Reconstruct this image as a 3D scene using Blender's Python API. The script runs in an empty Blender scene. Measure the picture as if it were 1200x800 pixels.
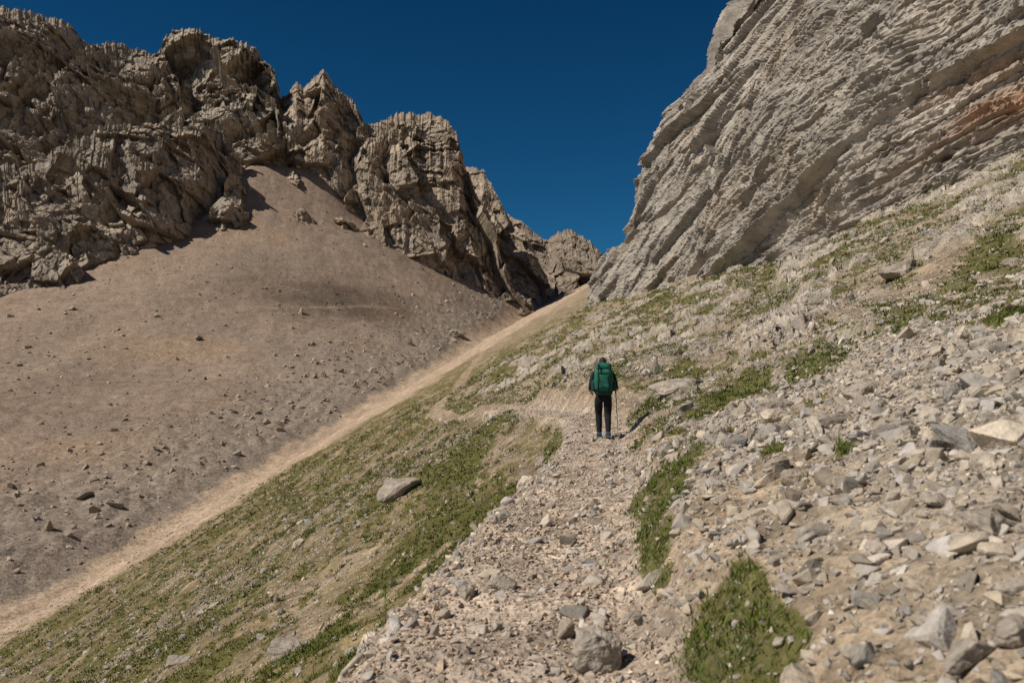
import bpy, bmesh, numpy as np, math, time
from mathutils import Vector, Matrix
T0=time.time()
rng=np.random.default_rng(7)
F=933.0; HZ=430.0
PITCH=math.atan(30/F)
scene=bpy.context.scene

# ------------------------------------------------------------------ noise
G3=rng.normal(size=(256,3)); G3/=np.linalg.norm(G3,axis=1)[:,None]; G3=G3.astype(np.float32)
P=np.random.default_rng(3).permutation(256).astype(np.int32)
J3=np.random.default_rng(11).uniform(0,1,(256,3)).astype(np.float32)
def n3(x,y,z,seed=0):
    x=np.asarray(x,np.float32);y=np.asarray(y,np.float32);z=np.asarray(z,np.float32)
    x,y,z=np.broadcast_arrays(x,y,z)
    xi=np.floor(x);yi=np.floor(y);zi=np.floor(z)
    xf=x-xi;yf=y-yi;zf=z-zi
    xi=xi.astype(np.int32);yi=yi.astype(np.int32);zi=zi.astype(np.int32)
    fx=xf*xf*xf*(xf*(xf*6-15)+10);fy=yf*yf*yf*(yf*(yf*6-15)+10);fz=zf*zf*zf*(zf*(zf*6-15)+10)
    res=0
    for i in (0,1):
        a=P[(xi+i+seed*37)&255]; wx=fx if i else 1-fx
        for j in (0,1):
            b=P[(a+yi+j)&255]; wy=fy if j else 1-fy
            for k in (0,1):
                h=P[(b+zi+k)&255]; wz=fz if k else 1-fz
                g=G3[h]
                res=res+wx*wy*wz*(g[...,0]*(xf-i)+g[...,1]*(yf-j)+g[...,2]*(zf-k))
    return res*1.5
def facet(x,y,z,seed=0,tilt=.9):
    """chiselled blocks: every Voronoi cell is a randomly tilted, offset plane"""
    x=np.asarray(x,np.float32);y=np.asarray(y,np.float32);z=np.asarray(z,np.float32)
    xi=np.floor(x).astype(np.int32);yi=np.floor(y).astype(np.int32);zi=np.floor(z).astype(np.int32)
    best=np.full(x.shape,1e9,np.float32);out=np.zeros(x.shape,np.float32)
    for i in (-1,0,1):
        a=P[(xi+i+seed*37)&255]
        for j in (-1,0,1):
            b=P[(a+yi+j)&255]
            for k in (-1,0,1):
                h=P[(b+zi+k)&255];jt=J3[h];g=G3[h]
                dx=x-(xi+i+jt[...,0]);dy=y-(yi+j+jt[...,1]);dz=z-(zi+k+jt[...,2])
                d=dx*dx+dy*dy+dz*dz
                v=(h.astype(np.float32)/255-.5)+tilt*(g[...,0]*dx+g[...,1]*dy+g[...,2]*dz)
                mk=d<best;best=np.where(mk,d,best);out=np.where(mk,v,out)
    return out
def n2(x,y,seed=0):
    x=np.asarray(x,np.float32);y=np.asarray(y,np.float32)
    x,y=np.broadcast_arrays(x,y)
    xi=np.floor(x);yi=np.floor(y);xf=x-xi;yf=y-yi
    xi=xi.astype(np.int32);yi=yi.astype(np.int32)
    fx=xf*xf*xf*(xf*(xf*6-15)+10);fy=yf*yf*yf*(yf*(yf*6-15)+10)
    res=0
    for i in (0,1):
        a=P[(xi+i+seed*37)&255]; wx=fx if i else 1-fx
        for j in (0,1):
            h=P[(a+yi+j)&255]; wy=fy if j else 1-fy
            g=G3[h]
            res=res+wx*wy*(g[...,0]*(xf-i)+g[...,1]*(yf-j))
    return res*1.6
def sm(a,b,x):
    t=np.clip((x-a)/(b-a),0,1); return t*t*(3-2*t)
def bump2(x,y,cx,cy,rx,ry):
    return np.exp(-(((x-cx)/rx)**2+((y-cy)/ry)**2))
class Tab:
    def __init__(s,xs,ys,sig=2.0,lo=-80,hi=1400,st=0.25):
        s.lo,s.st=lo,st
        g=np.arange(lo,hi,st); v=np.interp(g,xs,ys)
        k=int(4*sig/st); kk=np.exp(-0.5*(np.arange(-k,k+1)*st/sig)**2); kk/=kk.sum()
        vp=np.concatenate([np.full(k,v[0]),v,np.full(k,v[-1])])
        s.g=g; s.v=np.convolve(vp,kk,'valid')
    def __call__(s,x): return np.interp(x,s.g,s.v)

# ------------------------------------------------------------------ terrain
gx=lambda y:-64.2+0.16*y
gz=lambda y:-38.2+0.15*y
XB=Tab([-80,-20,4,6,9,12.4,18,30,1400],[-.6,-.5,-.13,.02,.47,1.06,1.9,3.2,150],1.0)
ZB=Tab([-80,4,18,30,50,80,120,200,400,600,1400],[-2.6,-1.6,-1.6,-.6,.6,3.6,9.5,18,42,66,160],2.5)
XP=Tab([-80,-20,4,5.5,8.8,12.4,17.6,22,26,38,50,58,80],[-.6,-.5,-.13,0,.47,1.06,1.9,2.1,1.7,.6,-.6,-2,-8],.8)
HW=Tab([-80,4,5.5,8.8,12.4,18,26,50,60,80],[.8,.8,.72,.68,.6,.55,.4,.35,.02,.0],.8)
A0=np.array([-145.,450.]);A1=np.array([-118.,462.])
def cone(x,y):
    d=A1-A0; t=((x-A0[0])*d[0]+(y-A0[1])*d[1])/(d@d);t=np.clip(t,0,1)
    px=A0[0]+t*d[0];py=A0[1]+t*d[1]
    D=np.hypot(x-px,y-py)
    D=np.sqrt(D*D+9)-3
    Dl=np.minimum(D,470)
    aw=sm(-1.6,1.2,np.arctan2(x-A0[0],450.-y+30))
    return 115-11*aw*sm(0,40,D)-(0.66*Dl-0.00077*Dl*Dl),D
def natural(x,y):
    g=gx(y);u=x-g;zg=gz(y);xb=XB(y);zb=ZB(y)
    w=x-xb
    t=np.clip(u,0,None)/(xb-g)
    left=zg+(zb-zg)*np.clip(t,0,1.2)**1.09
    right=zb+0.42*w+0.13*np.where(w>18,w-18,0)
    near=np.where(w>0,right,left)
    S,D=cone(x,y);Sg,_=cone(g,y)
    far=S+(zg-Sg)*np.exp(-np.clip(-u,0,None)/60)
    far=np.maximum(far,zg+0.05*np.abs(u)-40*sm(450,600,y))
    return np.where(u>0,near,far),u,D
PATCH=[];FT=[];DK=[]
def terrain(x,y,full=False):
    x=np.asarray(x,float);y=np.asarray(y,float)
    z,u,D=natural(x,y)
    r=np.hypot(x,y)
    w=x-XP(y);hw=HW(y)
    near=sm(-3,6,u)
    relief=(n2(x/14,y/22,1)*0.9+n2(x/5,y/9,2)*0.38+n2(x/1.9,y/3.0,3)*0.17)
    k=0.25+0.75*sm(8,30,r)
    relief*=k
    terr=np.abs(n2(x/2.2+0.3*n2(x/3,y/3,9),y/7.0,12))*0.35*sm(.8,3,np.abs(w))
    zz=z+near*(relief-terr*0.6)
    slab=sm(.10,.34,n2(x/3.2,y/4.5,21)-.12*(1-sm(10,16,y)))*sm(2,5,w)*sm(9,14,y)*sm(140,80,y)
    zz=zz+slab*(.25+.45*facet(x/1.5,y/1.3,zz/.6,22,.8)+.12*facet(x/.45,y/.45,zz/.25,23,.8))
    zc,_,_=natural(XP(y),y)
    pe=.12*n2(x/.9,y/.9,31)
    pt=sm(hw-.1+pe,hw+.55+pe,np.abs(w))
    onp=1-pt
    onp=onp*sm(.03,.2,hw)
    zz=zz*(1-onp)+(zc+.03*n2(x/.7,y/.9,5)+0.05*w)*onp
    far=1-near
    wpx=x+14*n2(x/60,y/60,46);wpy=y+14*n2(x/60,y/60,47)
    ang=np.arctan2(wpx-A0[0],-(wpy-A0[1]))
    st=n2(ang*9,D/120,41)*.6+n2(ang*19,D/55,42)*.4
    zz=zz+far*(st*.7*sm(60,190,D)+n2(x/38,y/38,44)*1.8+.5*n2(x/8,y/8,45)+.22*n2(x/2.5,y/2.5,48))
    zz=zz-1.0*np.exp(-((u+3)/5.)**2)
    for i,(L,A) in enumerate(((.8,.085),(.33,.045),(.14,.020),(.06,.008))):
        zz=zz+A*n2(x/L,y/L,50+i)*(1-sm(L*90,L*220,r))*(1-.6*onp)
    zz=zz+1.0*np.abs(n2(x/4,y/4,60))*sm(-50,-14,u)*sm(-5,-10,u)*(r>60)
    if not full: return zz
    m={}
    gn=n2(x/.7,y/2.6,70)*.45+n2(x/.28,y/.6,71)*.45+n2(x/3.,y/10,72)*.40+n2(x/.12,y/.2,73)*.25*(1-sm(8,20,r))
    left=sm(-.35,-1.3,w)*sm(1,5,u)
    gl=sm(-.12,.26,gn+.10)*left*.9
    gl=np.maximum(gl,sm(-.25,.1,gn+.6*np.exp(-((w+1.35)/.5)**2)-.34)*sm(16,8,y)*left)
    right=sm(.7,1.2,w)
    gr=sm(.10,.36,gn+.18*sm(9,20,r)-.34*sm(9,5,y)+.20*sm(20,45,r))*right
    pa=np.zeros_like(x)
    for cx,cy,rx,ry,am in PATCH: pa=np.maximum(pa,am*bump2(x,y,cx+(y-cy)*cx/cy,cy,rx,ry))
    gp=sm(.30,.62,pa+gn*.55)*sm(.62,.8,np.abs(w))
    cb=sm(-.1,.3,n2(x/1.5,y/3,74)+gn*.5)*np.exp(-((x-(XB(y)+13))/9)**2)*sm(35,50,y)*sm(130,100,y)
    grass=np.clip(np.maximum.reduce([gl,gr*.9,gp,cb*.85]),0,1)*(1-sm(.55,.8,onp))*sm(-2,2,u)*(1-.8*slab)
    grass*=1-.5*sm(100,200,r)
    grass=np.where(u<0,0,grass)
    rub=sm(1.0,2.2,w+.9*n2(x/1.5,y/1.5,80)+.0)*sm(22,10,y+2.5*n2(x/3,y/3,81))*(1-sm(.2,.6,gp))
    rub=rub*(.45+.55*sm(-.35,.05,n2(x/1.3,y/2.0,83)))
    rub=np.maximum(rub,.7*sm(.0,.3,n2(x/2.5,y/5,82))*sm(1,2,w)*sm(90,40,y))
    m.update(u=u,D=D,w=w,onp=onp,slab=slab,grass=grass,gp=gp,rub=rub,r=r,gl=gl,left=left)
    one=lambda a:a[...,None]
    shp=x.shape
    lrg=n2(x/30,y/30,90); med=n2(x/6,y/6,91); sml=n2(x/.7,y/.9,92)
    col=np.zeros(shp+(3,))+np.array([.290,.222,.150])
    col*=one(1+.22*med+.28*sml*(1-sm(50,110,r)))
    straw=left*sm(-.45,.15,n2(x/2,y/6,93)+.5*sml+.0)
    col=col*(1-one(straw)*.8)+one(straw)*.8*np.array([.165,.130,.058])
    col=col*(1-one(rub))+one(rub)*np.array([.315,.262,.205])
    col=col*(1-one(slab))+one(slab)*np.array([.35,.305,.252])
    col=col*(1-one(onp))+one(onp)*np.array([.42,.34,.27])
    sc=np.zeros(shp+(3,))+np.array([.262,.198,.150])
    sc*=one(1+.10*st+.12*lrg+.12*med+.10*n2(x/2,y/2,94))
    org=sm(.1,.6,n2(wpx/70,wpy/40,95)+.2*n2(ang*14,D/120,97))*.45
    sc=sc*(1-one(org))+one(org)*np.array([.33,.232,.148])
    gry=sm(-.1,.5,n2(x/40,y/40,96))*sm(-160,-30,u)*.5
    sc=sc*(1-one(gry))+one(gry)*np.array([.225,.185,.152])
    for cx,cy,rx,ry,am in DK:         # shadow band across the scree, painted into its colour
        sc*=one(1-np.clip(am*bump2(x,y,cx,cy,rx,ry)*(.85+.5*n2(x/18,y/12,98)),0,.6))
    if FT:
        df=np.full(x.shape,1e9)
        for a,b in zip(FT,FT[1:]):
            dd=b-a;t_=np.clip(((x-a[0])*dd[0]+(y-a[1])*dd[1])/(dd@dd),0,1)
            df=np.minimum(df,np.hypot(x-a[0]-t_*dd[0],y-a[1]-t_*dd[1]))
        ft=sm(2.0,.8,df+.8*n2(x/7,y/7,101))*.4
        sc=sc*(1-one(ft))+one(ft)*np.array([.34,.26,.195])
    rb=sm(-40,-16,u)*.7
    sc=sc*(1-one(rb))+one(rb)*np.array([.245,.205,.168])
    f1=one(sm(1.,-2.,u))
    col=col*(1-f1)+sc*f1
    ed=1.2*med+1.2*n2(x/2.5,y/7,99)
    band=sm(-4.2-.010*y,-2.2-.008*y,u+ed)*sm(5+.085*y,1.+.065*y,u+ed)
    far2=sm(220,380,r)*sm(50,10,np.abs(w))*sm(-12,-4,u)
    band=np.maximum(band,far2)
    b=one(band)
    col=col*(1-b)+b*np.array([.40,.302,.215])*one(1+.14*med+.12*n2(x/1.5,y/20,100))
    grass=grass*(1-band)
    m['grass']=grass
    m['band']=band
    m['col']=np.clip(col,.02,.8)
    return zz,m

def ray(px,py):
    d=np.array([px-600.,F,400.-py]); c,s=math.cos(PITCH),math.sin(PITCH)
    v=np.array([d[0],d[1]*c-d[2]*s,d[1]*s+d[2]*c]); return v/v[1]
def hit(px,py,lo=2.,hi=900.):
    d=ray(px,py); ys=np.exp(np.linspace(math.log(lo),math.log(hi),6000))
    z=terrain(d[0]*ys,ys); k=np.where(z>=d[2]*ys)[0]
    y=ys[k[0]] if len(k) else hi
    return np.array([d[0]*y,y,float(terrain(np.array([d[0]*y]),np.array([y]))[0])])
# herb cushions and turf patches on the hillside
for px,py,wp,el_,am in [(770,572,104,2.6,1.2),(762,612,108,2.4,1.2),(755,652,86,2.2,1.1),(845,745,120,1.8,1.15),(895,770,120,1.8,1.1),(945,412,120,4,.9),(880,447,95,4,.9),(838,468,80,4,.85),
        (1180,372,70,3,.95),(1165,285,130,4,.85),(1060,303,90,4,.85),(935,328,70,4,.9),(760,478,60,4,.9),(775,400,50,4,.85),(905,528,36,3,.9),(990,525,30,3,.8),(1050,375,70,4,.8),
        (880,312,70,4,.9),(740,528,38,3,.95),(830,335,80,4,.9),(770,348,60,4,.9),(655,512,50,4,.9),(540,545,70,5,.9),(500,560,60,5,.8),(600,575,40,3,.9),(545,600,50,4,.8),(450,680,90,4,.85),(380,750,110,3,.95),(700,395,50,4,.85),(770,690,40,2,.9),(960,350,70,4,.8),(1120,330,60,4,.8),(720,440,40,4,.85),(800,430,50,4,.8),(680,490,40,4,.85),(500,640,50,4,.8)]:
    h_=hit(px,py)
    if h_[1]<150: PATCH.append((h_[0],h_[1],wp/F*h_[1]/2,wp/F*h_[1]/2*el_,am))
FT=[hit(a,b)[:2] for a,b in ((2,447),(90,405),(170,378),(250,364),(330,360),(400,359),(465,361))]
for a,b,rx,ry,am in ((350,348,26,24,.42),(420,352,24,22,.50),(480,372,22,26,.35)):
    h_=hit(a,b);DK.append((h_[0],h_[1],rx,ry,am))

# ------------------------------------------------------------------ mesh helpers
def mk_mesh(name,V,Fq,mat,attrs=None,smooth=True):
    V=np.ascontiguousarray(V,np.float32).reshape(-1,3); n=Fq.shape[1]
    me=bpy.data.meshes.new(name)
    me.vertices.add(len(V)); me.vertices.foreach_set('co',V.ravel())
    me.loops.add(Fq.size); me.loops.foreach_set('vertex_index',np.ascontiguousarray(Fq,np.int32).ravel())
    me.polygons.add(len(Fq)); me.polygons.foreach_set('loop_start',np.arange(0,Fq.size,n,dtype=np.int32))
    me.update(calc_edges=True)
    me.polygons.foreach_set('use_smooth',np.full(len(Fq),smooth,dtype=bool))
    for k,a in (attrs or {}).items():
        if a.ndim==2:
            at=me.attributes.new(k,'FLOAT_COLOR','POINT')
            c=np.ones((len(V),4),np.float32);c[:,:3]=a; at.data.foreach_set('color',c.ravel())
        else:
            at=me.attributes.new(k,'FLOAT','POINT'); at.data.foreach_set('value',a.astype(np.float32))
    me.materials.append(mat)
    ob=bpy.data.objects.new(name,me); scene.collection.objects.link(ob)
    return ob
def grid_faces(m,n,flip=False):
    i=np.arange(m-1)[:,None]*n+np.arange(n-1)[None,:]
    i=i.ravel(); f=np.stack([i,i+1,i+n+1,i+n],1)
    return f[:,::-1] if flip else f
def grid_normals(V):
    a=np.gradient(V,axis=0);b=np.gradient(V,axis=1)
    N=np.cross(a,b);N/=np.linalg.norm(N,axis=2,keepdims=True)+1e-9
    return N

# ------------------------------------------------------------------ materials
class NT:
    def __init__(s,name):
        s.m=bpy.data.materials.new(name);s.m.use_nodes=True;s.t=s.m.node_tree;s.t.nodes.clear()
        s.out=s.n('ShaderNodeOutputMaterial');s.b=s.n('ShaderNodeBsdfPrincipled')
        s.t.links.new(s.b.outputs[0],s.out.inputs[0])
        s.b.inputs['Roughness'].default_value=.95
        s.b.inputs['Specular IOR Level'].default_value=.12
    def n(s,t,**k):
        nd=s.t.nodes.new(t)
        for a,v in k.items(): setattr(nd,a,v)
        return nd
    def l(s,a,b): s.t.links.new(a,b)
    def obj(s):
        return s.n('ShaderNodeTexCoord').outputs['Object']
    def noise(s,vec,scale,detail=4,rough=.55,dist=0):
        nd=s.n('ShaderNodeTexNoise');nd.inputs['Scale'].default_value=scale
        nd.inputs['Detail'].default_value=detail;nd.inputs['Roughness'].default_value=rough
        nd.inputs['Distortion'].default_value=dist
        s.l(vec,nd.inputs['Vector']);return nd.outputs['Fac']
    def vor(s,vec,scale,feature='F1',out='Distance'):
        nd=s.n('ShaderNodeTexVoronoi');nd.feature=feature;nd.inputs['Scale'].default_value=scale
        s.l(vec,nd.inputs['Vector']);return nd.outputs[out]
    def mr(s,v,a,b,c,d,clamp=True):
        nd=s.n('ShaderNodeMapRange');nd.clamp=clamp
        for i,x in zip((1,2,3,4),(a,b,c,d)): nd.inputs[i].default_value=x
        s.l(v,nd.inputs[0]);return nd.outputs[0]
    def math(s,op,a,b=None):
        nd=s.n('ShaderNodeMath',operation=op)
        for i,x in enumerate((a,b)):
            if x is None: continue
            if isinstance(x,(int,float)): nd.inputs[i].default_value=x
            else: s.l(x,nd.inputs[i])
        return nd.outputs[0]
    def mix(s,f,a,b,mode='MIX'):
        nd=s.n('ShaderNodeMix',data_type='RGBA',blend_type=mode)
        for i,x in ((0,f),(6,a),(7,b)):
            if isinstance(x,(int,float)): nd.inputs[i].default_value=x
            elif isinstance(x,tuple): nd.inputs[i].default_value=x+(1,)
            else: s.l(x,nd.inputs[i])
        return nd.outputs[2]
    def scale(s,col,f):
        nd=s.n('ShaderNodeVectorMath',operation='SCALE');s.l(col,nd.inputs[0]);s.l(f,nd.inputs['Scale']);return nd.outputs[0]
    def attr(s,name,o='Color'):
        nd=s.n('ShaderNodeAttribute');nd.attribute_name=name;return nd.outputs[o]
    def bump(s,h,dist,strength=1,prev=None):
        nd=s.n('ShaderNodeBump');nd.inputs['Distance'].default_value=dist;nd.inputs['Strength'].default_value=strength
        s.l(h,nd.inputs['Height'])
        if prev is not None: s.l(prev,nd.inputs['Normal'])
        return nd.outputs[0]
    def fin(s,col,nor=None):
        s.l(col,s.b.inputs['Base Color'])
        if nor is not None: s.l(nor,s.b.inputs['Normal'])
        return s.m

def mat_ground():
    g=NT('mountain_ground');o=g.obj()
    base=g.attr('Col')
    n1=g.noise(o,1.6,4,.78);n2_=g.noise(o,17,3,.78);n0=g.noise(o,.30,4,.8)
    f=g.math('MULTIPLY',g.mr(n1,.3,.7,.68,1.34),g.mr(n2_,.28,.72,.58,1.42))
    f=g.math('MULTIPLY',f,g.mr(n0,.3,.7,.80,1.20))
    c=g.vor(o,2.6,'F1','Color');sp=g.n('ShaderNodeSeparateColor');g.l(c,sp.inputs[0])
    f=g.math('MULTIPLY',f,g.mr(sp.outputs[0],0,1,.76,1.26))
    col=g.scale(base,f)
    ga=g.attr('grass','Fac')
    gn=g.math('ADD',g.mr(n1,.3,.7,-.45,.45),g.mr(n2_,.3,.7,-.4,.4))
    gf=g.mr(g.math('ADD',ga,gn),.4,.75,0,.88)
    gf=g.math('MULTIPLY',gf,g.mr(ga,.02,.15,0,1))
    gc=g.mix(g.mr(n2_,.35,.65,0,1),(.058,.070,.014),(.125,.112,.032))
    gc=g.scale(gc,g.mr(n1,.25,.75,.7,1.3))
    col=g.mix(gf,col,gc)
    nb=g.bump(n0,.9,.45);nb=g.bump(n1,.25,.8,nb)
    nb=g.bump(n2_,.025,.9,nb)
    return g.fin(col,nb)
def mat_rock(name,s,bd,cr=.35,fine=1.0):
    g=NT(name);o=g.obj();base=g.attr('Col')
    a=g.noise(o,.5*s,5,.72,.3);c=g.noise(o,8*s,3,.72)
    f=g.math('MULTIPLY',g.mr(a,.3,.7,.66,1.32),g.mr(c,.3,.7,.78,1.22))
    mp=g.n('ShaderNodeMapping');mp.inputs['Rotation'].default_value=(.5,.3,.4);mp.inputs['Scale'].default_value=(1,1,.4);g.l(o,mp.inputs[0])
    v=g.vor(mp.outputs[0],.9*s,'DISTANCE_TO_EDGE')
    warp=g.math('ADD',v,g.mr(a,.3,.7,-.05,.05))
    f=g.math('MULTIPLY',f,g.mr(warp,0,.05,1-cr,1))
    col=g.scale(base,f)
    nb=g.bump(a,bd*3,.8);nb=g.bump(c,bd*.2,.9*fine,nb)
    return g.fin(col,nb)
def mat_stone(name,s=1.0):
    g=NT(name);o=g.obj();base=g.attr('Col')
    b=g.noise(o,14*s,4,.75)
    return g.fin(g.scale(base,g.mr(b,.3,.7,.72,1.28)),g.bump(b,.016/s,.8))
def mat_plain(name,c,rough=.8,var=.2,s=20,spec=.2,bump=.002):
    g=NT(name);o=g.obj();n=g.noise(o,s,4,.6)
    rgb=g.n('ShaderNodeRGB');rgb.outputs[0].default_value=tuple(c)+(1,)
    g.b.inputs['Roughness'].default_value=rough;g.b.inputs['Specular IOR Level'].default_value=spec
    return g.fin(g.scale(rgb.outputs[0],g.mr(n,.3,.7,1-var,1+var)),g.bump(n,bump,.6))
def mat_grass():
    g=NT('grass_blades');base=g.attr('Col')
    g.b.inputs['Roughness'].default_value=.7
    return g.fin(base)
M_ground=mat_ground();M_pale=mat_rock('limestone_cliff',1.0,.10,.1)
M_dark=mat_rock('mountain_rock',.2,.7,.35)
M_stone=mat_stone('limestone_rubble');M_grass=mat_grass()
M_boulder=mat_rock('boulder_rock',5,.03,.15)
bil=lambda a,b,c,sd:np.abs(n3(a,b,c,sd))

# ------------------------------------------------------------------ ground sheet
th=np.concatenate([np.linspace(-180,-40,110,endpoint=False),np.linspace(-40,40,1250,endpoint=False),np.linspace(40,180,110)])
rr=np.concatenate([[0.02,.5],np.exp(np.linspace(math.log(1.2),math.log(700),1050)),[850,1100,1500]])
TH,RR=np.meshgrid(np.radians(th),rr)
X=RR*np.sin(TH);Y=RR*np.cos(TH)
Z,m=terrain(X,Y,True)
V=np.stack([X,Y,Z],-1)
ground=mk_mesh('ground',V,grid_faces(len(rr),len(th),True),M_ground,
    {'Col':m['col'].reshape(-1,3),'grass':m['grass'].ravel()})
print('ground',time.time()-T0)

# ------------------------------------------------------------------ right-hand cliff
def catmull(pts,n):
    pts=np.array(pts,float);d=np.r_[0,np.cumsum(np.linalg.norm(np.diff(pts,axis=0),axis=1))]
    s=np.linspace(0,d[-1],n);out=np.stack([np.interp(s,d,pts[:,k]) for k in range(2)],1)
    k=int(n*3.5/d[-1]*1.0);kk=np.hanning(2*k+3);kk/=kk.sum()
    pad=np.concatenate([out[0]+(np.arange(-k-1,0)[:,None])*(out[1]-out[0]),out,out[-1]+(np.arange(1,k+2)[:,None])*(out[-1]-out[-2])])
    return np.stack([np.convolve(pad[:,j],kk,'valid') for j in range(2)],1),s
NS,NH=1300,680
B,s=catmull([(75,165),(40,150),(20,134),(12.8,121),(17.5,108),(20.5,97),(23,84),(25,72),(27.6,62),(33.4,54),(43,48),(60,38),(85,22)],NS)
dB=np.gradient(B,axis=0);nB=np.stack([-dB[:,1],dB[:,0]],1);nB/=np.linalg.norm(nB,axis=1)[:,None]
for j in range(2): nB[:,j]=np.convolve(np.pad(nB[:,j],40,'edge'),np.ones(81)/81,'valid')
nB/=np.linalg.norm(nB,axis=1)[:,None]
sat=lambda px,py:s[np.argmin(np.hypot(B[:,0]-px,B[:,1]-py))]
sC,sA,sM,sR=sat(12.8,121),sat(20.5,97),sat(25,72),sat(33.4,54)
hh=np.linspace(0,1,NH)**1.2*88
zb=terrain(B[:,0],B[:,1])
zb=np.convolve(np.pad(zb,30,'edge'),np.ones(61)/61,'valid')-3.0
S_,H_=np.meshgrid(s,hh,indexing='ij')
lean=.27*H_+.0042*H_**2-1.0*np.exp(-H_/3)
V=np.zeros((NS,NH,3))
V[...,0]=B[:,0:1]+nB[:,0:1]*lean;V[...,1]=B[:,1:2]+nB[:,1:2]*lean;V[...,2]=zb[:,None]+H_
O=np.zeros_like(V);O[...,0]=-nB[:,0:1];O[...,1]=-nB[:,1:2];O[...,2]=.1
x,y,z=V[...,0],V[...,1],V[...,2]
als=np.interp(s,[0,sC,sA,sM,sR,s[-1]],[34,34,28,13,1,-4])
I=np.cumsum(np.tan(np.radians(als)))*(s[1]-s[0])
nz1=n3(x/26,y/26,z/26,101);nz2=n3(x/9,y/9,z/9,102)
Hw=H_+1.9*nz1+.35*nz2
c_=np.cos(np.radians(als))[:,None]
q=(Hw-I[:,None])*c_
p=S_+H_*.25
rs=sm(sA-10,sM+0,S_+9*nz1-.08*H_)       # thin-bedded part, low and to the right
D=2.6*(bil(x/19,y/19,z/26,103)-.3)+1.2*(n3(x/9,y/9,z/13,110))
# massive part: steep joints leaning right, cut into plates
js=S_*.86-H_*.62;jh=H_*.8+S_*.5
D+=(1-.85*rs)*(1.9*facet(js/8,jh/24,x/34,104,1.0)+1.1*facet(js/3.2,jh/11,x/14,105,1.0)+.5*facet(js/1.2,jh/4,x/5,106,1.0)-1.5*(1-sm(0,.07,np.abs(n3(js/5.5,jh/40,S_*0+.3,118)))))
D+=rs*(.6*facet(p/12,q/3.0,x/26,116,.8)+.34*facet(p/3.4,q/.8,x/8,117,.8))
D+=.14*facet(x/.6,y/.6,z/.5,107,1.0)+.22*n3(x/2.2,y/2.2,z/2.2,108)+.06*n3(x/.3,y/.3,z/.3,109)
def beds(lam,seed,wob):
    t=(q+wob*n3(x/8,y/8,z/8,seed))/lam
    t=t+.35*np.sin(t*.9)+.25*np.sin(t*.37+1)           # uneven thickness
    i=np.floor(t);f=t-i
    a=J3[P[(i.astype(int)+seed)&255],0];b=J3[P[(i.astype(int)+1+seed)&255],0]
    k=sm(.86,1.0,f)
    return a*(1-k)+b*k+.35*f*(1-k)
m1=sm(-.45,.1,n3(x/15,y/15,z/12,111));m2=sm(-.35,.15,n3(x/7,y/7,z/5,112))
D+=(.10+.90*rs)*(2.0*(.3+.7*m1)*beds(2.7,3,.45)+.95*(.35+.65*m2)*beds(.95,17,.2)+.34*beds(.38,31,.08))
gsh=np.abs(n3(q/6+3.3,p/55,S_*0+.5,114));D-=2.4*(1-sm(0,.05,gsh))*sm(-.1,.3,n3(x/16,y/16,z/16,115))*(.3+.7*rs)
V=V+O*D[...,None]
col=np.zeros(V.shape)+np.array([.350,.314,.270])
v1=n3(q/1.1,p/40,x/40,120);v2=n3(x/14,y/14,z/14,121);v3=n3(q/.33,p/14,x/14,122);v4=n3(x/1.5,y/1.5,z/1.8,125)
col*=(1+.24*v1*rs+.14*v2+.24*v3*rs+.12*v4)[...,None]
dk=sm(.2,.6,n3(js/2.2,jh/26,z/60,123)+.3*v2+.2*v4)*.45
col=col*(1-dk[...,None])+dk[...,None]*np.array([.20,.172,.145])
warm=sm(0,.5,n3(x/9,y/9,z/12,126))*.3
col=col*(1-warm[...,None])+warm[...,None]*np.array([.36,.285,.20])
q0=q[np.argmin(np.abs(s-sR)),np.argmin(np.abs(hh-6.5))]
og=(np.exp(-((q-q0)/2.0)**2)+.6*np.exp(-((q-q0-4.2)/.8)**2))*sm(sR-13,sR+3,S_)*sm(-.5,.3,n3(q/.7,p/9,x/9,124)+.1)
og=np.clip(og*.9,0,.7)
col=col*(1-og[...,None])+og[...,None]*np.array([.37,.215,.125])
mk_mesh('limestone_cliff',V,grid_faces(NS,NH,False),M_pale,{'Col':np.clip(col,.03,.8).reshape(-1,3)},smooth=False)
print('cliff',time.time()-T0)

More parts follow.
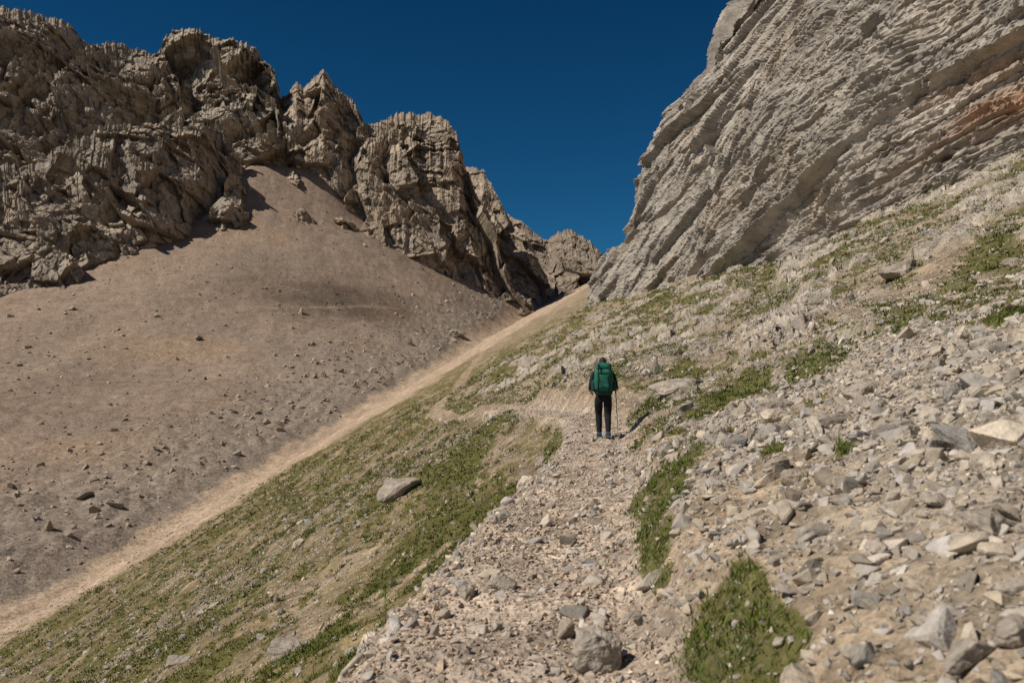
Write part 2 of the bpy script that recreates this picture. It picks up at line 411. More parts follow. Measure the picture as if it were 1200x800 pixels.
# ------------------------------------------------------------------ left-hand crags
def crag(name,sky,yb,yt,basecol,seed,amp=1.0,nc=600,nr=330,jag=5,big=1.0):
    sky=np.array(sky,float)
    px=np.linspace(sky[0,0],sky[-1,0],nc)
    py=np.interp(px,sky[:,0],sky[:,1])
    jj=lambda w_,sd:(np.abs(((px/w_+1.5*n2(px/w_/2,px*0,sd))%1)-.5)*2-.5)
    py=py+jag*(.9*jj(13,seed)+.55*jj(5.3,seed+1)+.3*jj(2.2,seed+2)+.9*n2(px/30,px*0,seed+2))*.7
    ybv=np.interp(px,[a for a,b in yb],[b for a,b in yb]);ytv=ybv+np.interp(px,[a for a,b in yt],[b for a,b in yt])
    R=np.array([ray(a,b) for a,b in zip(px,py)])
    zt=R[:,2]*ytv
    zbv=terrain(R[:,0]*ybv,ybv);zbv=np.minimum(zbv,zt)-14
    tt=np.concatenate([np.linspace(0,1,nr),1+np.linspace(.02,.7,26)])
    T,Cc=np.meshgrid(tt,np.arange(nc));Tf=np.clip(T,0,1)
    prof=Tf**1.1
    y=ybv[:,None]+(ytv-ybv)[:,None]*prof+np.clip(T-1,0,None)*90
    z=zbv[:,None]+(zt-zbv)[:,None]*Tf-np.clip(T-1,0,None)**1.2*110
    u=R[:,0:1]
    x=u*y
    V=np.stack([x,y,z],-1)
    O=np.zeros_like(V);O[...,0]=.3;O[...,1]=-.93;O[...,2]=.2
    wx=x+8*n3(x/40,y/40,z/40,seed+3)+1.3*n3(x/11,y/11,z/11,seed+17);wz=z+9*n3(x/45,y/45,z/45,seed+4)+1.3*n3(x/12,y/12,z/12,seed+18);wy=y
    sx=wx+.30*wz
    bl=np.minimum(bil(wx/50,wy/50,wz/85,seed+5),.28)     # wide buttresses split by deep clefts
    D=amp*(70*big*(bl-.18)+32*big*facet(sx/40,wy/70,wz/48,seed+6,.8)+14*facet(sx/17,wy/30,wz/20,seed+7,1.0)
       +6.0*facet(sx/6.5,wy/12,wz/7.5,seed+8,1.0)+1.7*facet(wx/2.6,wy/4,wz/2.8,seed+9,1.0)+3.5*np.minimum(bil(wx/13,wy/13,wz/19,seed+19)*2,.3)+.35*n3(x/.9,y/.9,z/.9,seed+10))
    qd=wz*.93+wx*.35; t=qd/12+.5*n3(x/30,y/30,z/30,seed+11);fr=t-np.floor(t)
    D+=amp*4*fr**2*sm(-.2,.3,n3(x/35,y/35,z/35,seed+12))
    fade=1-.72*sm(.80,1.0,T)
    D=D*fade
    V=V+O*D[...,None]
    x,y,z=V[...,0],V[...,1],V[...,2]
    v=n3(x/35,y/35,z/35,seed+13);v2=n3(x/8,y/8,z/14,seed+14);v3=n3(x/2.5,y/2.5,z/4,seed+15)
    col=np.zeros(V.shape)+np.array(basecol)
    col*=(1+.2*v+.2*v2+.18*v3)[...,None]
    og=sm(.1,.6,n3(x/22,y/22,z/30,seed+16))*.3
    col=col*(1-og[...,None])+og[...,None]*np.array([.32,.235,.16])
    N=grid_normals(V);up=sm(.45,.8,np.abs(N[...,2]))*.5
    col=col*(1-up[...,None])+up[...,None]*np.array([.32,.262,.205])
    mk_mesh(name,V,grid_faces(nc,len(tt),False),M_dark,{'Col':np.clip(col,.03,.8).reshape(-1,3)},smooth=False)
dark=(.325,.28,.228);tan=(.345,.285,.222)
crag('mountain',[(-420,60),(-200,20),(-80,35),(0,10),(45,16),(75,25),(100,48),(140,52),(178,62),(195,44),(220,36),(255,42),(300,60),(322,85),(333,130),(342,180),(350,225)],
     [(-420,380),(0,390),(200,420),(350,460)],[(-420,125),(200,125),(350,65)],dark,200,.75,900,460)
crag('mountain',[(-420,190),(-100,185),(0,190),(40,192),(80,165),(130,150),(170,145),(205,150),(240,142),(262,150),(280,185),(292,225)],
     [(-420,300),(0,318),(100,326),(190,350),(290,408)],[(-420,55),(0,50),(190,55),(290,32)],dark,230,.52,800,330)
crag('mountain',[(288,205),(302,170),(318,135),(335,112),(347,96),(356,105),(378,84),(395,102),(415,124),(430,150),(445,200),(455,260)],
     [(288,448),(320,432),(360,424),(400,424),(455,446)],[(285,90),(455,90)],tan,260,.45,420,380,jag=4)
crag('mountain',[(385,215),(405,180),(425,148),(440,140),(470,134),(500,132),(520,140),(535,155),(545,195),(560,235),(578,290),(600,335),(622,356)],
     [(385,430),(440,426),(500,430),(622,452)],[(385,70),(500,80),(622,20)],tan,290,.45,560,380)
crag('mountain',[(515,170),(545,196),(567,200),(582,225),(592,247),(612,262),(630,300),(650,345)],
     [(515,540),(650,520)],[(515,60),(650,30)],tan,320,.38,300,280,jag=4)
crag('mountain',[(580,285),(612,258),(640,282),(655,272),(668,268),(685,280),(700,290),(720,312),(800,340)],
     [(580,640),(800,620)],[(580,80),(800,60)],(.23,.19,.15),350,.4,360,260,jag=4)
print('crags',time.time()-T0)

# ------------------------------------------------------------------ stones
def hull_template(n,flat,seed,bev=0.0,sub=0):
    r=np.random.default_rng(seed);bm=bmesh.new()
    pts=r.normal(size=(n,3));pts/=np.linalg.norm(pts,axis=1)[:,None];pts*=r.uniform(.75,1.1,(n,1));pts=np.sign(pts)*np.abs(pts)**.8
    pts*=np.array([1,r.uniform(.6,.9),flat])
    for q in pts: bm.verts.new(q)
    res=bmesh.ops.convex_hull(bm,input=bm.verts[:])
    junk=[g for g in res['geom_interior']+res['geom_unused'] if isinstance(g,bmesh.types.BMVert)]
    if junk: bmesh.ops.delete(bm,geom=list(set(junk)),context='VERTS')
    loose=[v for v in bm.verts if not v.link_faces]
    if loose: bmesh.ops.delete(bm,geom=loose,context='VERTS')
    if bev: bmesh.ops.bevel(bm,geom=bm.edges[:],offset=bev,segments=1,affect='EDGES',profile=.5,clamp_overlap=True)
    bmesh.ops.triangulate(bm,faces=bm.faces[:])
    if sub:
        bmesh.ops.subdivide_edges(bm,edges=bm.edges[:],cuts=sub,use_grid_fill=True)
        bmesh.ops.triangulate(bm,faces=bm.faces[:])
    bmesh.ops.recalc_face_normals(bm,faces=bm.faces[:])
    bm.verts.index_update()
    v=np.array([list(a.co) for a in bm.verts]);f=np.array([[a.index for a in q.verts] for q in bm.faces]);bm.free()
    if sub:
        nrm=v/np.linalg.norm(v,axis=1)[:,None]
        v=v+nrm*(.10*bil(v[:,0]*1.6+seed,v[:,1]*1.6,v[:,2]*2.5,400)-.03+.05*n3(v[:,0]*4+seed,v[:,1]*4,v[:,2]*5,401)+.02*n3(v[:,0]*11,v[:,1]*11,v[:,2]*11,402))[:,None]
    return v,f
def rotm(yaw,tx,ty):
    n=len(yaw);c,s=np.cos(yaw),np.sin(yaw);Z=np.zeros(n);I=np.ones(n)
    Rz=np.stack([c,-s,Z,s,c,Z,Z,Z,I],1).reshape(n,3,3)
    c,s=np.cos(tx),np.sin(tx);Rx=np.stack([I,Z,Z,Z,c,-s,Z,s,c],1).reshape(n,3,3)
    c,s=np.cos(ty),np.sin(ty);Ry=np.stack([c,Z,s,Z,I,Z,-s,Z,c],1).reshape(n,3,3)
    return Rx@Ry@Rz
def bake(name,temps,Ps,Sc,R,cols,mat,smooth=False):
    tid=rng.integers(0,len(temps),len(Ps));Vs=[];Fs=[];Cs=[];off=0
    for k,(tv,tf) in enumerate(temps):
        i=np.where(tid==k)[0]
        if not len(i): continue
        A=R[i]*Sc[i][:,None,:]
        v=np.einsum('nij,kj->nki',A,tv)+Ps[i][:,None,:]
        Vs.append(v.reshape(-1,3));Fs.append((tf[None]+(off+np.arange(len(i))*len(tv))[:,None,None]).reshape(-1,3))
        Cs.append(np.repeat(cols[i],len(tv),axis=0));off+=len(i)*len(tv)
    return mk_mesh(name,np.concatenate(Vs),np.concatenate(Fs),mat,{'Col':np.concatenate(Cs)},smooth)
def polar(n,a0,a1,r0,r1):
    t=np.radians(rng.uniform(a0,a1,n));r=np.exp(rng.uniform(math.log(r0),math.log(r1),n))
    dens=n/(math.radians(a1-a0)*math.log(r1/r0))/r**2
    return r*np.sin(t),r*np.cos(t),r,dens
small=[hull_template(9,f,500+i) for i,f in enumerate((.5,.6,.45,.7,.55,.4,.65,.5))]
med=[hull_template(12,f,540+i,.09) for i,f in enumerate((.5,.6,.45,.7,.55,.62))]
big=[hull_template(11,f,560+i,.12,2) for i,f in enumerate((.55,.65,.5,.6,.7))]
def stone_cols(n,w=None):
    b=np.array([.375,.330,.276])[None]*rng.lognormal(0,.2,(n,1))
    t=rng.uniform(0,1,(n,1));b=b*(1+(t-.5)*np.array([[.10,0,-.18]]))
    dk=(rng.uniform(0,1,(n,1))<.07);b=np.where(dk,b*.55,b)
    return np.clip(b,.05,.60)
def scatter(name,n,a0,a1,r0,r1,target,rad,temps,mat,minpx=.0013,sink=.25,tilt=.5,colf=None,rmax=.3,sig=.45):
    x,y,r,dens=polar(n,a0,a1,r0,r1)
    z,m=terrain(x,y,True)
    keep=rng.uniform(0,1,n)<target(m,x,y)/dens
    x,y,z,r=x[keep],y[keep],z[keep],r[keep];k=len(x)
    s_=np.clip(np.maximum(rad*rng.lognormal(0,sig,k),minpx*r),0,rmax)
    Ps=np.stack([x,y,z+s_*(.5-sink)*.6],1)
    Sc=s_[:,None]*rng.uniform(.75,1.25,(k,3))
    R=rotm(rng.uniform(0,6.28,k),rng.normal(0,tilt,k),rng.normal(0,tilt,k)-.25)
    c=stone_cols(k)
    if colf is not None: c=colf(c,{a:b[keep] for a,b in m.items()})
    print(name,k)
    return bake(name,temps,Ps,Sc,R,c,mat)
edge=lambda m:sm(.75,.35,np.abs(np.abs(m['w'])-.85))*sm(24,14,m['r'])
ng=lambda m:(1-.85*m['grass'])*(m['u']>1)
scatter('gravel',170000,-37,37,2.0,45,lambda m,x,y:ng(m)*(560*m['rub']+400*m['onp']+300*edge(m)+110*(1-.6*m['left'])),.0145,small,M_stone,rmax=.05,
        colf=lambda c,m:c*(1+m['onp'][:,None]*np.array([[.10,.0,-.08]])))
scatter('rubble',120000,-37,37,2.2,70,lambda m,x,y:ng(m)*(190*m['rub']+8*m['onp']+55*edge(m)+16*(1-.6*m['left'])),.033,med,M_stone,rmax=.12,sig=.5)
scatter('rock_debris',36000,-37,37,2.6,120,lambda m,x,y:(m['u']>1)*(1-.7*m['gp'])*(1-m['onp'])*(5.0*m['rub']+1.8*edge(m)+.6+.5*sm(15,40,m['r'])),.085,big,M_boulder,rmax=.34,sink=.4,sig=.55)
scatter('scree_stones',90000,-38,8,70,520,lambda m,x,y:(m['u']<-4)*(.022+.20*sm(-60,-14,m['u'])*sm(-6,-9,m['u'])+.05*sm(.1,.5,n2(x/50,y/50,99))),.32,med,M_boulder,
        minpx=.0007,rmax=1.9,colf=lambda c,m:c*np.array([[.90,.86,.80]]),sig=.6)
print('stones',time.time()-T0)

def boulder(px,py,wpx,hr,seed,sink=.35,yaw=0,name='boulder',tone=1.0):
    p=hit(px,py);y=p[1];rad=wpx/F*y/2
    v,f=hull_template(12,hr,seed,.1,7)
    mx=np.abs(v[:,0]).max();v=v/mx*rad
    c,s=math.cos(yaw),math.sin(yaw);v=v@np.array([[c,s,0],[-s,c,0],[0,0,1]])
    hgt=v[:,2].max();v=v+p+np.array([0,rad*.2,hgt*(1-2*sink)])
    mk_mesh(name,v,f,M_boulder,{'Col':np.zeros((len(v),3))+np.array([.335,.290,.240])*tone},smooth=False)
for a in [(698,785,66,.85,601,.25,.3),(1150,628,84,.55,602,.3,.2),(472,580,62,.62,603,.40,.2),(1110,498,50,.5,604,.4,0),(1068,515,34,.8,605,.25,.7),
          (583,612,26,.6,606,.2,0),(667,636,24,.7,607,.2,1),(588,690,36,.6,608,.3,0),(1012,462,44,.5,609,.35,.4),(980,497,44,.45,610,.3,0),
          (335,765,58,.45,611,.45,0),(745,722,60,.35,612,.4,.4),(1185,690,50,.6,613,.3,0),(800,455,80,.35,614,.5,.3),(912,480,50,.5,615,.4,.5),
          (532,392,26,.45,616,.3,0),(1060,318,60,.5,617,.5,0),(210,775,30,.5,618,.4,0),(545,700,30,.6,619,.3,1),
          (1140,785,76,.6,620,.3,.5),(1090,745,52,.6,621,.3,1.2),(1015,770,52,.5,622,.35,.2),(1195,752,66,.55,623,.3,.9),(930,690,40,.5,625,.35,.6),(1100,590,42,.5,626,.35,.6),(1030,650,36,.6,627,.3,1.5)]:
    boulder(*a)

# ------------------------------------------------------------------ grass and herb cushions
def grass(name,n,r0,r1,blades,hgt,wid,thr,target,cA,cB):
    x,y,r,dens=polar(n,-37,37,r0,r1);z,m=terrain(x,y,True)
    g=m['grass']+.2*rng.normal(size=n)
    keep=(g>thr)&(rng.uniform(0,1,n)<target(m)/dens)
    x,y,z,r=x[keep],y[keep],z[keep],r[keep];gp=m['gp'][keep];k=len(x)
    kb=np.repeat(np.arange(k),blades);nb=len(kb)
    hs=hgt*rng.lognormal(0,.45,k)*np.maximum(1,r/16)**.7
    sp=rng.normal(size=(nb,2))*(.6*hs[kb])[:,None]
    base=np.stack([x[kb]+sp[:,0],y[kb]+sp[:,1],z[kb]-.01],1)
    an=rng.uniform(0,6.28,nb);ln=rng.uniform(.2,1.2,nb)
    H=hs[kb]*rng.uniform(.4,1.1,nb)
    tip=base+np.stack([np.cos(an)*ln*H,np.sin(an)*ln*H,H],1)
    a2=an+math.pi/2+rng.normal(0,.5,nb);W=wid*np.maximum(1,r[kb]/7)**.75*rng.uniform(.6,1.4,nb)
    sd=np.stack([np.cos(a2)*W,np.sin(a2)*W,np.zeros(nb)],1)
    mid=base*.5+tip*.5+np.array([0,0,1])*(.12*H)[:,None]
    V=np.stack([base-sd*.6,base+sd*.6,mid+sd,mid-sd,tip],1).reshape(-1,3)
    o=np.arange(nb)[:,None]*5
    Ft=np.concatenate([o+np.array([[0,1,2]]),o+np.array([[0,2,3]]),o+np.array([[3,2,4]])])
    t=np.clip(.48+.32*rng.normal(size=(k,1))-.4*gp[:,None],0,1)[kb]
    c=(np.array(cA)*(1-t)+np.array(cB)*t)*rng.lognormal(0,.28,(nb,1))
    print(name,nb)
    mk_mesh(name,V,Ft,M_grass,{'Col':np.repeat(np.clip(c,.005,.4),5,axis=0)},smooth=False)
grass('grass',54000,2.2,16,9,.034,.0034,.42,lambda m:800*m['grass']**2,(.066,.102,.014),(.17,.145,.05))
grass('grass',62000,9,120,7,.045,.005,.40,lambda m:55*m['grass'],(.060,.084,.015),(.15,.128,.042))
print('grass',time.time()-T0)

# ------------------------------------------------------------------ hiker
M_pants=mat_plain('hiking_trousers',(.012,.013,.015),.85,.3,12)
M_top=mat_plain('hiking_shirt',(.018,.02,.024),.85,.3,12)
M_skin=mat_plain('skin',(.42,.24,.17),.55,.06,20,.35)
M_hair=mat_plain('hair',(.03,.018,.01),.6,.4,60)
M_boot=mat_plain('boot_leather',(.035,.06,.085),.7,.25,25)
M_sole=mat_plain('boot_sole',(.16,.16,.16),.8,.2,25)
M_pack=mat_plain('backpack_fabric',(.010,.115,.078),.7,.25,9,.3,.006)
M_pack2=mat_plain('backpack_trim',(.004,.045,.036),.7,.25,12,.3,.004)
M_strap=mat_plain('webbing',(.012,.014,.015),.7,.2,30)
M_pole=mat_plain('pole_metal',(.10,.09,.08),.4,.1,30,.5)
M_cork=mat_plain('pole_grip',(.03,.03,.03),.8,.2,30)
M_white=mat_plain('eye_white',(.7,.7,.68),.3,.02,20,.5)
M_lip=mat_plain('lips',(.36,.14,.11),.5,.05,20,.4)
def skin_mesh(verts,edges,radii,root=0,sub=2):
    me=bpy.data.meshes.new('tmp');me.from_pydata([tuple(v) for v in verts],edges,[]);ob=bpy.data.objects.new('tmp',me)
    scene.collection.objects.link(ob);sk=ob.modifiers.new('s','SKIN');sk.use_smooth_shade=True
    for i,r in enumerate(radii):
        d=me.skin_vertices[0].data[i];d.radius=(r,r) if not isinstance(r,tuple) else r;d.use_root=(i==root)
    ss=ob.modifiers.new('u','SUBSURF');ss.levels=sub;ss.render_levels=sub
    dg=bpy.context.evaluated_depsgraph_get();dg.update();out=bpy.data.meshes.new_from_object(ob.evaluated_get(dg))
    bpy.data.objects.remove(ob);out.materials.clear();return out
def rbox(c,s,taper=1.0,sub=2,bev=.03,mut=None):
    bm=bmesh.new();bmesh.ops.create_cube(bm,size=1)
    for v in bm.verts:
        k=taper if v.co.z>0 else 1
        v.co=Vector((v.co.x*s[0]*k,v.co.y*s[1]*k,v.co.z*s[2]))
    bmesh.ops.bevel(bm,geom=bm.edges[:],offset=bev,segments=4,affect='EDGES',profile=.5,clamp_overlap=True)
    bmesh.ops.subdivide_edges(bm,edges=[e for e in bm.edges if e.calc_length()>.08],cuts=5,use_grid_fill=True)
    for v in bm.verts:
        n=.008*math.sin(v.co.x*37+v.co.z*23)+.006*math.sin(v.co.z*61+v.co.x*11)
        v.co+=Vector((n*.5,-n,0))
        if mut: mut(v)
        v.co+=Vector(c)
    me=bpy.data.meshes.new('p');bm.to_mesh(me);bm.free();return me
def tube(pts,r,seg=8):
    bm=bmesh.new();rings=[]
    pts=[Vector(p) for p in pts]
    for i,p in enumerate(pts):
        d=(pts[min(i+1,len(pts)-1)]-pts[max(i-1,0)]).normalized()
        a=d.orthogonal().normalized();b=d.cross(a);rr=r[i] if isinstance(r,(list,tuple)) else r
        rings.append([bm.verts.new(p+(a*math.cos(t)+b*math.sin(t))*rr) for t in [2*math.pi*k/seg for k in range(seg)]])
    for A_,B_ in zip(rings,rings[1:]):
        off=min(range(seg),key=lambda o:(A_[0].co-B_[o].co).length)
        for k in range(seg): bm.faces.new((A_[k],A_[(k+1)%seg],B_[(k+1+off)%seg],B_[(k+off)%seg]))
    bm.faces.new(rings[0][::-1]);bm.faces.new(rings[-1]);bmesh.ops.recalc_face_normals(bm,faces=bm.faces[:])
    me=bpy.data.meshes.new('t');bm.to_mesh(me);bm.free();return me
def band(pts,w,t):
    bm=bmesh.new();rs=[];pts=[Vector(p) for p in pts]
    for i,p in enumerate(pts):
        d=(pts[min(i+1,len(pts)-1)]-pts[max(i-1,0)]).normalized();a=Vector((1,0,0));b=d.cross(a).normalized()
        rs.append([bm.verts.new(p+a*sx*w/2+b*sy*t/2) for sx,sy in ((-1,-1),(1,-1),(1,1),(-1,1))])
    for A_,B_ in zip(rs,rs[1:]):
        for k in range(4): bm.faces.new((A_[k],A_[(k+1)%4],B_[(k+1)%4],B_[k]))
    bm.faces.new(rs[0][::-1]);bm.faces.new(rs[-1]);bmesh.ops.recalc_face_normals(bm,faces=bm.faces[:])
    me=bpy.data.meshes.new('b');bm.to_mesh(me);bm.free();return me
PARTS=[]
def build_hiker():
    W=lambda *a:np.array(a,float)
    v=[W(0,-.01,.94),W(0,.0,1.08),W(0,.03,1.22),W(0,.06,1.36),W(0,.085,1.46),W(0,.10,1.535),
       W(.10,.06,1.41),W(.185,.055,1.40),W(.245,.02,1.26),W(.275,-.02,1.13),W(.30,.09,1.075),W(.315,.20,1.045),W(.318,.235,1.04),
       W(-.10,.06,1.41),W(-.185,.055,1.40),W(-.245,.01,1.26),W(-.27,-.035,1.13),W(-.28,.08,1.05),W(-.255,.185,1.00),W(-.25,.22,.985),
       W(.09,0,.88),W(.10,.04,.70),W(.10,.055,.50),W(.10,-.06,.32),W(.095,-.17,.13),W(.097,-.13,.055),W(.10,-.05,.03),
       W(-.09,0,.88),W(-.095,.09,.70),W(-.09,.17,.51),W(-.085,.13,.30),W(-.08,.10,.12),W(-.082,.13,.06),W(-.085,.23,.035)]
    e=[(0,1),(1,2),(2,3),(3,4),(4,5),(3,6),(6,7),(7,8),(8,9),(9,10),(10,11),(11,12),(3,13),(13,14),(14,15),(15,16),(16,17),(17,18),(18,19),
       (0,20),(20,21),(21,22),(22,23),(23,24),(24,25),(25,26),(0,27),(27,28),(28,29),(29,30),(30,31),(31,32),(32,33)]
    r=[(.165,.125),(.14,.105),(.15,.11),(.155,.105),.062,.055,.088,.074,.058,.048,.040,.03,.028,.088,.074,.058,.048,.040,.03,.028,
       .118,.102,.080,.072,.056,.044,.035,.118,.102,.080,.072,.056,.046,.036]
    me=skin_mesh(v,e,r)
    for q in (M_top,M_pants,M_skin,M_boot): me.materials.append(q)
    for f in me.polygons:
        c=f.center;mi=0
        if c.z<.93 and abs(c.x)<.24: mi=1
        if c.z<.15: mi=3
        if c.z>1.475: mi=2
        if abs(c.x)>.2 and c.y>.05 and c.z<1.12: mi=2
        f.material_index=mi
    PARTS.append(('body',me,[]))
    for nm,a,dirv in (('boot_right',W(.097,-.10,.0),-.22),('boot_left',W(-.083,.15,0),0)):
        def mut(vv):
            if vv.co.y>.02: vv.co.z*=1-.45*min(1,(vv.co.y-.02)/.11)*(1 if vv.co.z>0 else 0)
        b=rbox((0,0,.06),(.105,.285,.11),1,2,.03,mut);s_=rbox((0,0,.012),(.112,.295,.03),1,2,.012)
        for q,mt in ((b,M_boot),(s_,M_sole)):
            q.transform(Matrix.Translation(Vector(a)+Vector((0,0,.0 if dirv==0 else .018)))@Matrix.Rotation(dirv*.6,4,'X'))
            PARTS.append((nm if mt is M_boot else nm.replace('boot','sole'),q,[mt]))
    def hand(side,wr,d,curl):
        s=side;wr=W(*wr);d=W(*d);d/=np.linalg.norm(d);up=W(0,0,1);up=up-d*up@d;up/=np.linalg.norm(up);inn=np.cross(up,d)*s
        vs=[wr,wr+d*.045,wr+d*.085];es=[(0,1),(1,2)];rs=[.023,(.034,.018),(.036,.017)]
        PARTS.append(('palm',skin_mesh(vs,es,rs,0,2),[M_skin]))
        for k,(o,L) in enumerate(((.028,.068),(.0095,.076),(-.0095,.071),(-.028,.056))):
            b=wr+d*.07+up*o*.9;pts=[b];a=0.25
            for sg,dl in zip((.45,.32,.25),curl):
                a+=dl;pts.append(pts[-1]+(d*math.cos(a)+inn*math.sin(a))*L*sg)
            PARTS.append(('finger',skin_mesh(pts,[(0,1),(1,2),(2,3)],[.0095,.009,.0085,.0075],0,1),[M_skin]))
        b=wr+d*.025+up*.024;pts=[b,b+d*.022+up*.018+inn*.012,b+d*.045+up*.02+inn*.028,b+d*.06+up*.014+inn*.038]
        PARTS.append(('thumb',skin_mesh(pts,[(0,1),(1,2),(2,3)],[.012,.0105,.0095,.008],0,1),[M_skin]))
    hand(1,(.318,.235,1.04),(0.0,1,-.05),(1.1,1.2,.9))
    hand(-1,(-.25,.22,.985),(.1,.8,-.45),(.35,.45,.35))
    bm=bmesh.new();bmesh.ops.create_uvsphere(bm,u_segments=40,v_segments=28,radius=1)
    hc=Vector((0,.125,1.62))
    for q in bm.verts:
        c=q.co.copy();x,y,z=c.x*.076,c.y*.095,c.z*.115
        if c.z<0: x*=1-.28*(-c.z)**1.3; y=y*(1-.15*(-c.z)) + (.012*(-c.z))
        if c.y>.8 and -.35<c.z<.05: y+=.022*math.exp(-(c.x/.13)**2)*math.exp(-((c.z+.2)/.14)**2)
        if c.y>.6: y-=.006*math.exp(-((abs(c.x)-.38)/.14)**2)*math.exp(-((c.z-.05)/.1)**2)
        if c.y>.6: y+=.005*math.exp(-(c.x/.28)**2)*math.exp(-((c.z+.48)/.08)**2)
        q.co=Vector((x,y,z))+hc
    me=bpy.data.meshes.new('head');bm.to_mesh(me);bm.free();PARTS.append(('head',me,[M_skin]))
    for sx in (-1,1):
        for nm,rad,yy,mt in (('eye',.0125,.082,M_white),('iris',.0065,.0905,M_hair)):
            bm=bmesh.new();bmesh.ops.create_uvsphere(bm,u_segments=12,v_segments=8,radius=rad)
            for q in bm.verts:q.co+=hc+Vector((sx*.030,yy-.006,.005))
            me=bpy.data.meshes.new(nm);bm.to_mesh(me);bm.free();PARTS.append((nm,me,[mt]))
        bm=bmesh.new();bmesh.ops.create_uvsphere(bm,u_segments=14,v_segments=10,radius=1)
        for q in bm.verts:
            k=.6 if (q.co.x*sx>0 and (q.co.y**2+q.co.z**2)<.3) else 1
            q.co=Vector((q.co.x*.009*k,q.co.y*.018,q.co.z*.031))+hc+Vector((sx*.077,-.008,-.01))
        me=bpy.data.meshes.new('ear');bm.to_mesh(me);bm.free();PARTS.append(('ear',me,[M_skin]))
    PARTS.append(('mouth',tube([hc+Vector((-.022,.084,-.056)),hc+Vector((0,.094,-.055)),hc+Vector((.022,.084,-.056))],[.003,.006,.003],8),[M_lip]))
    bm=bmesh.new();bmesh.ops.create_uvsphere(bm,u_segments=40,v_segments=28,radius=1)
    bmesh.ops.delete(bm,geom=[q for q in bm.verts if (q.co.y>.35 and q.co.z<.45) or q.co.z<-.75],context='VERTS')
    for q in bm.verts:
        c=q.co;n=1+.03*math.sin(c.x*25+c.z*4)
        q.co=Vector((c.x*.085*n,c.y*.104*n-.004,c.z*.123*n+.003))+hc
    me=bpy.data.meshes.new('hair');bm.to_mesh(me);bm.free();PARTS.append(('hair',me,[M_hair]))
    def mutm(vv):
        z=vv.co.z/.25
        if vv.co.y<0: vv.co.y-=.03*(1-z*z*.8)
        vv.co.x*=1-.10*max(0,-z)-.04*max(0,z)
    PARTS.append(('pack_body',rbox((0,-.20,1.26),(.42,.26,.50),.94,2,.09,mutm),[M_pack]))
    PARTS.append(('pack_lid',rbox((0,-.19,1.565),(.37,.29,.135),.76,2,.06,lambda v:setattr(v.co,'z',v.co.z-.25*max(0,-v.co.y-.05))),[M_pack]))
    PARTS.append(('pack_collar',rbox((0,-.19,1.50),(.31,.22,.07),1,2,.03),[M_pack2]))
    PARTS.append(('pack_front_pocket',rbox((0,-.36,1.22),(.25,.09,.30),.85,2,.04),[M_pack]))
    PARTS.append(('pack_front_seam',rbox((0,-.385,1.40),(.27,.03,.035),.9,2,.01),[M_pack2]))
    for sx in (-1,1):
        PARTS.append(('pack_side_pocket',rbox((sx*.215,-.20,1.14),(.10,.17,.24),.8,2,.04),[M_pack2]))
        PARTS.append(('compression_strap',band([(sx*.12,-.30,1.61),(sx*.12,-.375,1.52),(sx*.12,-.395,1.40),(sx*.12,-.415,1.2),(sx*.115,-.385,1.06),(sx*.11,-.30,1.0)],.022,.006),[M_strap]))
        PARTS.append(('shoulder_strap',band([(sx*.10,-.07,1.48),(sx*.11,.04,1.505),(sx*.12,.13,1.44),(sx*.13,.17,1.34),(sx*.14,.14,1.2),(sx*.15,.02,1.1),(sx*.15,-.08,1.06)],.055,.014),[M_strap]))
        PARTS.append(('hip_belt',tube([(sx*.15,-.10,1.03),(sx*.18,-.0,1.02),(sx*.12,.10,1.01),(0,.13,1.0)],[.035,.035,.025,.012],8),[M_strap]))
    PARTS.append(('sleeping_pad_roll',tube([(-.19,-.20,.995),(-.17,-.20,.995),(0,-.20,.995),(.17,-.20,.995),(.19,-.20,.995)],[.03,.055,.06,.055,.03],20),[M_pack2]))
    hx,hy,hz=.285,.315,1.03
    def pz(z): return (hx+.05*(1-z/hz),hy-.10*(1-z/hz),z)
    PARTS.append(('pole_shaft',tube([pz(.0),pz(.03),pz(.5),pz(.52),pz(.95)],[.003,.006,.0075,.009,.009],10),[M_pole]))
    PARTS.append(('pole_grip',tube([pz(.92),pz(.98),pz(1.04),pz(1.09),pz(1.105)],[.013,.016,.014,.018,.01],12),[M_cork]))
    PARTS.append(('pole_basket',tube([pz(.055),pz(.06),pz(.065)],[.012,.04,.012],16),[M_cork]))
build_hiker()
def hiker(loc,yaw,name='hiker',sc=1.0):
    e=bpy.data.objects.new(name,None);scene.collection.objects.link(e);e.location=loc;e.rotation_euler=(0,0,yaw);e.scale=(sc,)*3
    for nm,me,mats in PARTS:
        if len(me.materials)==0:
            for q in mats: me.materials.append(q)
        for f in me.polygons:f.use_smooth=True
        ob=bpy.data.objects.new(nm,me);scene.collection.objects.link(ob);ob.parent=e
    return e
hp=hit(707,513)
print('hiker at',hp)
hiker((hp[0],hp[1],hp[2]-.005),math.radians(-4),sc=1.72/1.745)
for a,b,yw in ((383,359,1.2),(394,359,1.4),(401,359,1.1)):
    p=hit(a,b);hiker(tuple(p),yw)

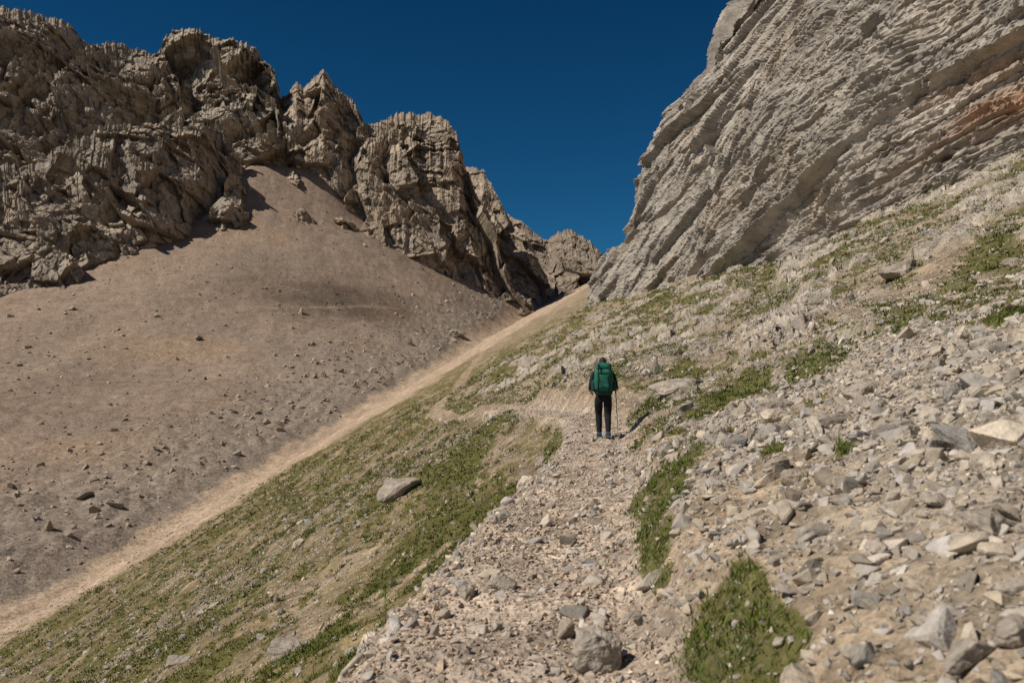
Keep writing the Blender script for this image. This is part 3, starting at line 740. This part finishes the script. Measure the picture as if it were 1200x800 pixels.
# ------------------------------------------------------------------ light
el=math.radians(46);az=math.radians(-112)   # compass-like: 0=+Y, clockwise
sd=Vector((math.sin(az)*math.cos(el),math.cos(az)*math.cos(el),math.sin(el)))
L=bpy.data.lights.new('sun','SUN');L.energy=4.7;L.angle=math.radians(.53);L.color=(1,.915,.80)
so=bpy.data.objects.new('sun',L);scene.collection.objects.link(so);so.rotation_euler=sd.to_track_quat('Z','Y').to_euler()
w=bpy.data.worlds.new('World');scene.world=w;w.use_nodes=True;nt=w.node_tree
bg=nt.nodes['Background'];sky=nt.nodes.new('ShaderNodeTexSky');sky.sky_type='NISHITA';sky.sun_disc=False
sky.sun_elevation=el;sky.sun_rotation=az%(2*math.pi);sky.altitude=2500;sky.air_density=1.0;sky.dust_density=0;sky.ozone_density=5
# polarised clear mountain sky: deepest at right angles to the sun, normal near and opposite it
geo=nt.nodes.new('ShaderNodeTexCoord');dot=nt.nodes.new('ShaderNodeVectorMath');dot.operation='DOT_PRODUCT'
nt.links.new(geo.outputs['Generated'],dot.inputs[0]);dot.inputs[1].default_value=tuple(sd)
sq=nt.nodes.new('ShaderNodeMath');sq.operation='MULTIPLY';nt.links.new(dot.outputs['Value'],sq.inputs[0]);nt.links.new(dot.outputs['Value'],sq.inputs[1])
mrn=nt.nodes.new('ShaderNodeMapRange');nt.links.new(sq.outputs[0],mrn.inputs[0]);mrn.inputs[1].default_value=.25;mrn.inputs[2].default_value=.8
# thin air: the polarised part of the sky deepens with height above the horizon
sep=nt.nodes.new('ShaderNodeSeparateXYZ');nt.links.new(geo.outputs['Generated'],sep.inputs[0])
mz=nt.nodes.new('ShaderNodeMapRange');nt.links.new(sep.outputs[2],mz.inputs[0]);mz.inputs[1].default_value=.05;mz.inputs[2].default_value=.5
tz=nt.nodes.new('ShaderNodeMix');tz.data_type='RGBA';nt.links.new(mz.outputs[0],tz.inputs[0])
tz.inputs[6].default_value=(.13,.50,.62,1);tz.inputs[7].default_value=(.04,.33,.47,1)
mx=nt.nodes.new('ShaderNodeMix');mx.data_type='RGBA';nt.links.new(mrn.outputs[0],mx.inputs[0])
nt.links.new(tz.outputs[2],mx.inputs[6]);mx.inputs[7].default_value=(1,.92,.82,1)
mu=nt.nodes.new('ShaderNodeMix');mu.data_type='RGBA';mu.blend_type='MULTIPLY';mu.inputs[0].default_value=1
nt.links.new(sky.outputs[0],mu.inputs[6]);nt.links.new(mx.outputs[2],mu.inputs[7])
nt.links.new(mu.outputs[2],bg.inputs[0]);bg.inputs[1].default_value=.075

cam=bpy.data.cameras.new('camera');co=bpy.data.objects.new('camera',cam);scene.collection.objects.link(co);scene.camera=co
cam.sensor_width=36;cam.lens=28;cam.clip_start=.05;cam.clip_end=6000
co.location=(0,0,0);co.rotation_euler=(math.pi/2+PITCH,0,0)
cam.dof.use_dof=True;cam.dof.focus_distance=18;cam.dof.aperture_fstop=2.8
scene.view_settings.view_transform='Standard';scene.view_settings.look='None';scene.view_settings.exposure=0
print('done',time.time()-T0)
